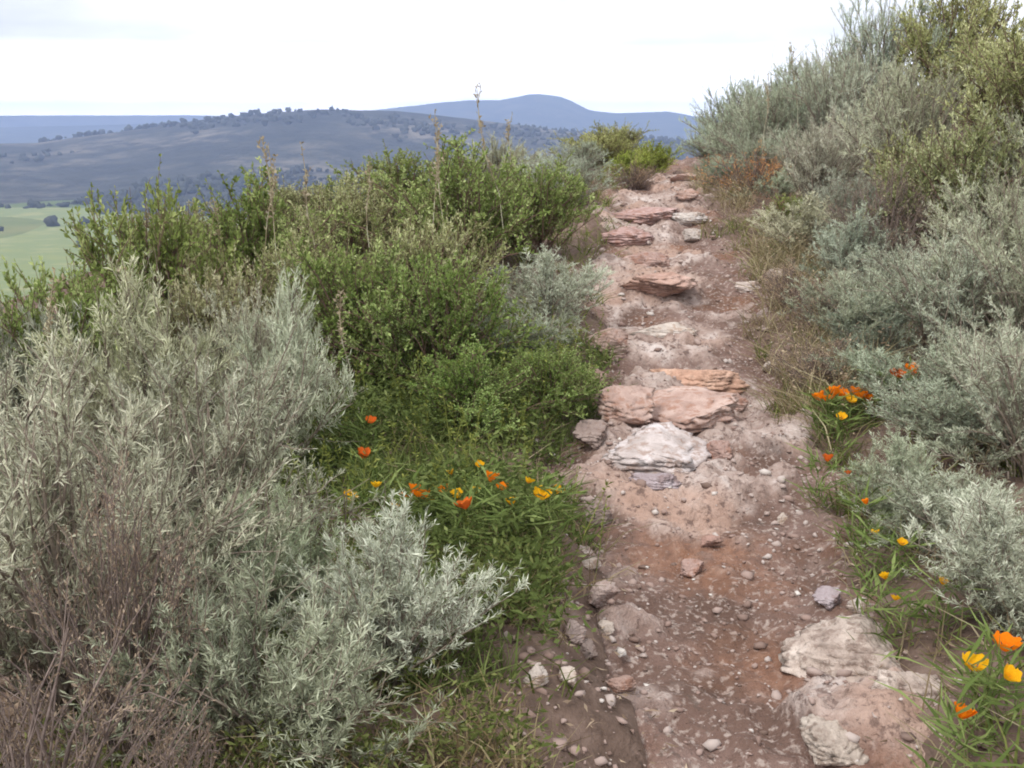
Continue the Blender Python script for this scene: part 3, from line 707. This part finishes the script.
# straw coloured weeds thick on the right verge
x, y, z = scatter(9000, (.8, 6), (3.6, 22), lambda x, y: (x > trail_x(y)) & (off(x, y) > -.02) & (off(x, y) < .85) & (fbm(x * 1.7 + 3, y * .9, 3) > .12), g)
V1, F1, t1 = blades(x, y, z, 9, .30, .0055, .5, g)
o = obj('straw_weeds', mesh_np('straw_weeds', V1, F1, m_drygrass, t1)); o.color = (.92, .95, .80, 1); kind(o, 'stuff')
# leafy bits of the same weeds
n = len(x); per = 7; i = np.repeat(np.arange(n), per); m = n * per
P = np.stack([x[i] + g.normal(0, .05, m), y[i] + g.normal(0, .05, m), z[i] + g.uniform(.02, .26, m)], -1)
LV, LF = leaves(P, np.stack([g.normal(0, 1, m), g.normal(0, 1, m), g.uniform(-.2, 1.0, m)], -1), g.uniform(.012, .035, m), g.uniform(.005, .012, m), g)
o = obj('dry_ground_cover', mesh_np('dry_ground_cover', LV, LF, m_dry, g.uniform(0, 1, m))); o.color = (1.05, 1.0, .88, 1); kind(o, 'stuff')

# dead leaves and bits of twig on the soil
x, y, z = scatter(60000, (-5, 7), (1.3, 14), lambda x, y: (off(x, y) > -.08) & (off(x, y) < 4) & (g.uniform(0, 1, len(x)) < .9 * np.exp(-np.maximum(off(x, y), 0) / 2.4)), g)
m = len(x)
LV, LF = leaves(np.stack([x, y, z + .004 + g.uniform(0, .02, m)], -1), np.stack([g.normal(0, 1, m), g.normal(0, 1, m), g.normal(0, .25, m)], -1), g.uniform(.012, .06, m), g.uniform(.003, .010, m), g)
o = obj('leaf_litter', mesh_np('leaf_litter', LV, LF, m_dry, g.uniform(0, 1, m))); o.color = (.9, .85, .8, 1); kind(o, 'stuff')

# ------------------------------------------------------------------ rocks
def rock_np(seed, sub=5, flat=1.0, cuts=16, rough=.16):
    import bmesh
    bm = bmesh.new(); bmesh.ops.create_icosphere(bm, subdivisions=sub, radius=1)
    V = np.array([v.co for v in bm.verts]); F = np.array([[v.index for v in f.verts] for f in bm.faces]); bm.free()
    g = np.random.default_rng(seed)
    for _ in range(cuts):                                  # flat broken faces
        nrm = norm(g.normal(size=3) * np.array([1, 1, .8])); d = g.uniform(.42, .86)
        s = V @ nrm; V = V - np.maximum(s - d, 0)[:, None] * nrm * .92
    of = Vector(g.uniform(0, 50, 3))
    k = np.array([mnoise.fractal(Vector(v) * 1.6 + of, .7, 2.1, 7) for v in V]); V = V * (1 + rough * k)[:, None]
    if sub > 2:                                            # bedding: the stone breaks in layers
        ph = V[:, 2] * 5.5 + .8 * k; st = np.floor(ph) + sm((ph - np.floor(ph)) * 2.2)
        V[:, 2] = .45 * V[:, 2] + .55 * (st - .8 * k - .5) / 5.5
        V[:, :2] *= (1 + .07 * np.sin(ph * 2 * np.pi))[:, None]
    V[:, 2] *= flat
    return V, F
RK = []
for i in range(7):
    V, F = rock_np(40 + i); RK.append((V, F))
def place_rock(idx, mat, px, row, w, d, h, sink, label, tint=(1, 1, 1), rz=0.0, tilt=(0, 0), name='rock', group='rocks on the trail', cat='rock', at=None):
    V, F = RK[idx % len(RK)]
    x, y, z = ground_at(px, row) if at is None else at
    o = obj(name, mesh_np(name, V * np.array([w / 2, d / 2, h / 2]), F, mat, smooth=False))
    o.location = (x, y, z + h / 2 - sink * h); o.rotation_euler = (tilt[0], tilt[1], rz); o.color = (*tint, 1)
    return tag(o, label, cat, group)
ROCKS = [
 # idx, mat, px, row, w, d, h, sink, label, tint, rz
 (0, m_pale, 655, 457, .92, .84, .26, .56, 'broad whitish rock slab in the left half of the path', (1.05, 1.03, 1.08), .2),
 (1, m_pink, 688, 418, .92, .70, .28, .48, 'wide pinkish rock ledge behind the whitish slab in the path', (1.1, 1.06, 1.04), -.15),
 (2, m_red, 697, 382, .66, .40, .24, .46, 'orange edged rock step on top of the pinkish ledge', (1.3, 1.15, 1.02), .1),
 (3, m_pink, 626, 414, .50, .44, .24, .52, 'pink rock at the left end of the ledge', (1.05, 1.02, 1.0), .8),
 (4, m_pale, 665, 334, .72, .34, .15, .46, 'long flat pale stone lying across the path above the ledge', (1.1, 1.08, 1.05), .12),
 (5, m_red, 655, 287, .66, .50, .26, .50, 'reddish rock at the left path edge beside the pale sagebrush', (1.1, 1.0, .98), -.4),
 (6, m_pink, 650, 264, .70, .42, .2, .5, 'pinkish rock just above the reddish rock on the path', (1.0, .95, .95), .5),
 (0, m_pink, 622, 238, .9, .6, .24, .52, 'mauve grey rock shelf at the left path edge below the bend', (1.0, .92, .96), .1),
 (1, m_pink, 650, 217, 1.0, .6, .22, .52, 'mauve grey flat rock in the path above the shelf', (1.0, .92, .96), -.2),
 (2, m_pale, 690, 222, .38, .26, .16, .35, 'pale stone on the right of the mauve flat rock', (1, 1, 1), .3),
 (3, m_pale, 692, 240, .36, .24, .16, .35, 'pale stone in front of the one beside the mauve flat rock', (.95, .93, .92), .9),
 (4, m_pink, 688, 196, .42, .3, .14, .4, 'small pinkish step stone in the path below the crest', (1.1, 1.05, 1.02), .1),
 (5, m_pink, 682, 180, .5, .3, .14, .4, 'farthest pinkish step stone in the path near the crest', (1.05, 1, 1), .1),
 (6, m_pink, 612, 350, .34, .26, .2, .4, 'broken pinkish rock at the left path edge level with the flat pale stone', (.9, .88, .86), .2),
 (0, m_pink, 598, 385, .30, .24, .2, .42, 'brownish rock left of the orange edged step', (.82, .78, .74), 1.2),
 (1, m_grey, 592, 440, .26, .22, .16, .45, 'brown grey rock left of the whitish slab', (.8, .74, .7), .4),
 (2, m_pale, 748, 290, .22, .16, .14, .35, 'pale stone on the right path edge level with the reddish rock', (1.05, 1.0, .98), .4),
 (3, m_pale, 776, 284, .26, .18, .16, .35, 'pale stone on the bank right of the path edge stone', (1.0, .95, .9), 1.0),
 (4, m_grey, 764, 318, .2, .16, .12, .35, 'greyish stone on the right path edge beside the tan shrubs', (1.05, 1, 1), .2),
 (5, m_pale, 768, 370, .12, .10, .09, .3, 'small white stone on the right path edge level with the orange step', (1.15, 1.12, 1.1), .2),
 (6, m_lichen, 862, 672, .50, .56, .26, .46, 'large pale lichen covered rock on the lower right path edge', (1.25, 1.17, 1.15), .5),
 (0, m_lichen, 915, 700, .28, .30, .17, .46, 'pale lichen rock between the large one and the bottom poppies', (1.2, 1.12, 1.1), 1.9),
 (3, m_lichen, 836, 750, .30, .24, .12, .5, 'low pale rock in front of the large lichen rock at the bottom edge', (1.15, 1.1, 1.06), .9),
 (1, m_grey, 828, 604, .15, .11, .08, .35, 'bluish grey stone just above the large lichen rock', (1.1, 1.12, 1.25), .1),
 (2, m_pale, 858, 610, .10, .08, .07, .3, 'small white stone touching the top of the lichen rock', (1.1, 1.08, 1.08), .8),
 (3, m_pink, 690, 578, .13, .10, .09, .3, 'pink grey stone alone in the middle of the lower path', (1.0, .95, .95), .3),
 (4, m_pale, 782, 522, .07, .06, .06, .3, 'small white stone right of the middle of the lower path', (1.15, 1.1, 1.05), .2),
 (5, m_grey, 600, 604, .13, .11, .11, .3, 'pale grey stone on the crumbling left bank', (1.2, 1.14, 1.1), .6),
 (6, m_grey, 576, 640, .11, .10, .09, .3, 'grey stone at the foot of the crumbling left bank', (1.15, 1.1, 1.06), 1.5),
 (0, m_pale, 536, 686, .10, .08, .08, .3, 'left of two pale stones at the bottom left path edge', (1.1, 1.08, 1.06), .2),
 (1, m_pale, 568, 687, .07, .06, .06, .3, 'right of two pale stones at the bottom left path edge', (1.1, 1.06, 1.02), .9),
 (2, m_grey, 655, 487, .24, .18, .11, .4, 'bluish grey rock tucked under the front of the whitish slab', (1.0, 1.0, 1.12), .2),
 (3, m_pink, 720, 458, .2, .16, .12, .4, 'pinkish rock at the right front corner of the whitish slab', (.92, .86, .85), 1.0),
 (4, m_pink, 735, 405, .22, .18, .12, .4, 'pinkish block at the right end of the ledge', (.95, .88, .86), .4),
 (5, m_red, 708, 545, .12, .09, .06, .4, 'small rusty stone in the reddish dirt of the lower path', (1.0, .9, .9), .4),
 (1, m_grey, 560, 596, .12, .10, .08, .4, 'brown grey stone stuck in the upper part of the crumbling left bank', (.85, .8, .76), .3),
 (2, m_pale, 590, 566, .09, .07, .06, .35, 'pale stone highest on the crumbling left bank', (.95, .9, .86), .8),
 (3, m_grey, 588, 660, .10, .08, .07, .4, 'dark stone at the tread edge under the crumbling left bank', (.78, .74, .7), 1.4),
 (5, m_pale, 606, 632, .08, .06, .05, .35, 'little pale stone lowest on the crumbling left bank', (1.0, .96, .92), 2.0),
 (0, m_grey, 548, 628, .13, .10, .08, .45, 'brownish stone under the overhanging herbs of the left bank', (.8, .76, .7), 2.6),
 (2, m_pink, 622, 690, .09, .07, .06, .35, 'pinkish stone on the bottom of the path near the left bank', (.9, .85, .82), .6),
 (6, m_grey, 600, 520, .18, .15, .13, .4, 'dark brown grey rock on the left bank below the whitish slab', (.75, .7, .66), 1.1),
]
for (i, mt, px, row, w, d, h, s, lab, tint, rz) in ROCKS:
    place_rock(i, mt, px, row, w, d, h, s, lab, tint, rz)

# loose gravel on the path: nobody could count it
gr = np.random.default_rng(77)
LOW = [rock_np(300 + i, 1, .75, 11, .1) for i in range(8)]
parts = []; tints = []
N = 7500
yy = 1.7 + (gr.uniform(0, 1, N) ** 1.7) * 16; tq = gr.normal(0, .36, N).clip(-.75, .85)
tq = np.where(gr.uniform(0, 1, N) < .35, np.sign(gr.normal(size=N)) * gr.uniform(.28, .74, N), tq)
xx = trail_x(yy) + tq
hq = half_ws(xx, yy)
zz = np.maximum(np.where(np.abs(tq) < hq + .1, path_z(xx, yy), -9), np.where(np.abs(tq) > hq - .02, terrain(xx, yy), -9))
ss = np.clip(gr.lognormal(math.log(.0062), .7, N), .003, .034) * (1 + .03 * yy)
for k in range(N):
    V, F = LOW[k % 8]; a = gr.uniform(0, 6.28); c, s_ = math.cos(a), math.sin(a)
    v = V * (1 + .2 * gr.normal(size=(len(V), 1))) * ss[k] * np.array([1, gr.uniform(.5, 1), gr.uniform(.4, .9)])
    v = np.stack([v[:, 0] * c - v[:, 1] * s_, v[:, 0] * s_ + v[:, 1] * c, v[:, 2]], -1) + np.array([xx[k], yy[k], zz[k] + ss[k] * .2])
    parts.append((v, F)); tints.append(np.full(len(F), gr.uniform(0, 1)))
V, F = join(parts)
Mg = Mat('gravel_stone'); a_ = Mg.n('ShaderNodeAttribute', attribute_name='tint').outputs['Fac']
m_gravel = Mg.surf(Mg.ramp(a_, [(0, (.16, .11, .09)), (.35, (.30, .21, .18)), (.75, (.38, .30, .27)), (.95, (.46, .40, .37)), (1, (.60, .56, .52))]), .9)
o = obj('gravel', mesh_np('gravel', V, F, m_gravel, np.concatenate(tints))); kind(o, 'stuff')

# ------------------------------------------------------------------ poppies
Mp = Mat('poppy_petal'); oi = Mp.n('ShaderNodeObjectInfo')
d_ = Mp.n('ShaderNodeBsdfDiffuse'); t2 = Mp.n('ShaderNodeBsdfTranslucent'); ms = Mp.n('ShaderNodeMixShader', {'Fac': .35})
ob_ = Mp.n('ShaderNodeTexCoord').outputs['Object']; ln_ = Mp.n('ShaderNodeVectorMath', operation='LENGTH'); Mp.l(ob_, ln_.inputs[0])
dv_ = Mp.n('ShaderNodeMath', {1: 33.0}, operation='MULTIPLY'); Mp.l(ln_.outputs['Value'], dv_.inputs[0])
vein = Mp.noise(260, 3, .6, ob_)
pc_ = Mp.mix(Mp.ramp(dv_.outputs[0], [(.15, (1, 1, 1)), (.75, (0, 0, 0))]), oi.outputs['Color'], Mp.mix(1.0, oi.outputs['Color'], (.9, .45, .4), 'MULTIPLY'))
pc_ = Mp.mix(Mp.ramp(vein, [(.4, (.35, .35, .35)), (.6, (0, 0, 0))]), pc_, Mp.mix(1.0, oi.outputs['Color'], (.85, .6, .5), 'MULTIPLY'))
Mp.l(pc_, d_.inputs['Color']); Mp.l(pc_, t2.inputs['Color'])
Mp.l(d_.outputs[0], ms.inputs[1]); Mp.l(t2.outputs[0], ms.inputs[2]); Mp.l(ms.outputs[0], Mp.out.inputs['Surface'])
m_petal = Mp.m
def petal(ang, open_=.75, r=.030):
    u = np.linspace(0, 1, 7); v = np.linspace(-1, 1, 9); U, Vv = np.meshgrid(u, v, indexing='ij')
    wid = .95 * np.sin(np.clip(U * 1.15 + .06, 0, 1.25) * 1.35) ** .8
    a = Vv * wid * .92; rr = r * U * (1 + .05 * np.sin(Vv * 5))
    cup = r * (1 - open_) * 1.6 * U ** 1.5 + r * .55 * open_ * U ** 2 + .003 * np.sin(Vv * 6) * U
    X = rr * np.cos(a) * (.45 + .55 * open_); Y = rr * np.sin(a) * .95
    c, s = math.cos(ang), math.sin(ang)
    return np.stack([X * c - Y * s, X * s + Y * c, cup + .0008 * ang], -1).reshape(-1, 3), grid_faces(7, 9)
PET = [[mesh_np('petal', *petal(q * math.pi / 2 + .1 * q, op), m_petal, smooth=True) for q in range(4)] for op in (.8, .55)]
def poppy_green(seed):
    g = np.random.default_rng(seed)
    P = np.zeros((1, 6, 3)); u = np.linspace(0, 1, 6); P[0, :, 2] = u; P[0, :, 0] = .14 * u ** 2
    st = tubes(P, np.full((1, 6), .0022), 5)
    n = 70; d = norm(np.stack([g.normal(0, 1, n), g.normal(0, 1, n), g.uniform(.3, 1.6, n)], -1))
    lv = leaves(g.normal(0, .025, (n, 3)) * np.array([1, 1, 0]) + np.stack([np.zeros(n), np.zeros(n), g.uniform(0, .35, n)], -1), d, g.uniform(.08, .2, n), g.uniform(.006, .012, n), g)
    return mesh_np('stem', *st, m_herb, np.full(len(st[1]), .6)), mesh_np('leaf', *lv, m_herb, g.uniform(.2, 1, n))
PG = [poppy_green(s) for s in (1, 2, 3)]
def centre_np():
    g = np.random.default_rng(8); n = 26
    return leaves(g.normal(0, .0015, (n, 3)) + np.array([0, 0, .002]), np.stack([g.normal(0, .5, n), g.normal(0, .5, n), np.ones(n)], -1), g.uniform(.008, .014, n), np.full(n, .0022), g)
m_centre = Mat('poppy_centre').surf((.62, .33, .03), .8)
CEN = mesh_np('stamens', *centre_np(), m_centre)
ORG, YEL, RED = (.85, .24, .012), (.86, .50, .02), (.72, .16, .03)
ORD = ['leftmost', 'second from left', 'third from left', 'fourth from left', 'fifth from left', 'sixth from left', 'seventh from left', 'eighth from left', 'ninth from left', 'tenth from left']
npop = [0]
def poppy(px, row, Y, col, size, label, group):
    """px,row: where the flower head shows; Y: forward distance of the plant."""
    row += 9 * size
    while Y > 1.8:                                         # the plant stands where its stem is a hand or two tall
        x, y, z = spot(px, Y); h = height_for(Y, z, row)
        if h >= .17 + .05 * math.sin(px): break
        Y -= .04
    h = min(h, .5)
    i = npop[0]; npop[0] += 1
    e = obj('poppy', None); e.location = (x - .14 * h * math.cos(i * 1.9), y - .14 * h * math.sin(i * 1.9), z); e.rotation_euler = (0, 0, i * 1.9); e.scale = (1, 1, 1)
    tag(e, label, 'poppy', group)
    sm_, lf = PG[i % 3]
    a = obj('stem', sm_, e); a.scale = (h, h, h); b = obj('leaf', lf, e); b.scale = (1, 1, min(1, h * 3)); b.color = (1.0, 1.08, 1.0, 1)
    fl = obj('flower', None, e); fl.location = (.14 * h, 0, h); fl.scale = (1.2 * size,) * 3; fl.rotation_euler = (.35 * math.sin(i * 2.2) + .15, .35 * math.cos(i * 1.7), i)
    for pm in PET[i % 2]:
        p = obj('petal', pm, fl); p.color = (*col, 1)
    obj('stamens', CEN, fl)
    return e
def cluster(items, what, group):
    items = sorted(items)
    for k, (px, row, Y, c, s) in enumerate(items):
        cn = {ORG: 'orange', YEL: 'yellow', RED: 'reddish'}[c]
        poppy(px, row, Y, c, s, f'{cn} poppy, {ORD[k]} {what}', group)
cluster([(350, 492, 4.3, YEL, .9), (424, 490, 4.4, ORG, 1.0), (444, 486, 4.5, ORG, .95), (467, 500, 4.3, RED, 1.0), (490, 474, 4.6, ORG, .9), (541, 490, 4.5, YEL, 1.0), (556, 487, 4.6, YEL, .85), (431, 498, 4.35, YEL, .8), (458, 492, 4.35, YEL, .8), (415, 486, 4.5, ORG, .8)],
        'in the row of poppies left of the path', 'poppies in the green patch left of the path')
cluster([(408, 492, 4.4, ORG, .85), (476, 488, 4.5, YEL, .7), (502, 484, 4.5, ORG, .7), (512, 500, 4.2, YEL, .6), (395, 505, 4.2, YEL, .6), (528, 478, 4.6, YEL, .6), (480, 462, 4.8, YEL, .6), (452, 470, 4.7, YEL, .55), (378, 482, 4.5, YEL, .6)],
        'among the small scattered blooms by the left row', 'tiny poppies in the green patch left of the path')
poppy(365, 450, 4.7, RED, .95, 'single red orange poppy set behind the row of poppies', 'poppies in the green patch left of the path')
poppy(372, 416, 5.2, RED, .8, 'faint reddish poppy deepest in the left green patch', 'poppies in the green patch left of the path')
cluster([(818, 391, 5.3, ORG, 1.1), (832, 386, 5.4, ORG, 1.15), (846, 393, 5.2, YEL, 1.0), (860, 389, 5.4, ORG, 1.1), (838, 412, 5.1, YEL, .8), (866, 394, 5.3, ORG, .9), (825, 393, 5.2, ORG, 1.0), (853, 386, 5.5, ORG, 1.1), (840, 389, 5.3, ORG, 1.1)],
        'in the orange cluster right of the path', 'poppies in the orange cluster on the right bank')
cluster([(893, 367, 5.6, RED, 1.2), (908, 363, 5.7, ORG, 1.2), (916, 370, 5.6, RED, 1.0)],
        'of three under the dark sagebrush on the right', 'poppies under the dark sagebrush on the right')
poppy(824, 455, 4.6, RED, .8, 'small reddish poppy on the bank below the orange cluster', 'poppies on the right bank')
cluster([(998, 641, 2.55, ORG, 1.1), (966, 661, 2.5, YEL, 1.0), (996, 672, 2.4, YEL, .8)],
        'of three above the bottom right corner', 'poppies in the bottom right corner')
poppy(950, 712, 2.35, ORG, .85, 'low orange poppy right of the pale lichen rock', 'poppies in the bottom right corner')
cluster([(862, 500, 3.9, ORG, .5), (884, 488, 4.0, YEL, .5), (872, 530, 3.6, YEL, .5), (898, 540, 3.5, YEL, .55), (846, 470, 4.3, RED, .5)],
        'of the tiny ones below the orange cluster', 'tiny poppies on the right verge')
cluster([(880, 575, 3.2, YEL, .5), (890, 596, 3.1, YEL, .5), (936, 580, 3.2, YEL, .5)],
        'of three tiny yellow ones above the lichen rock', 'tiny poppies above the lichen rock')
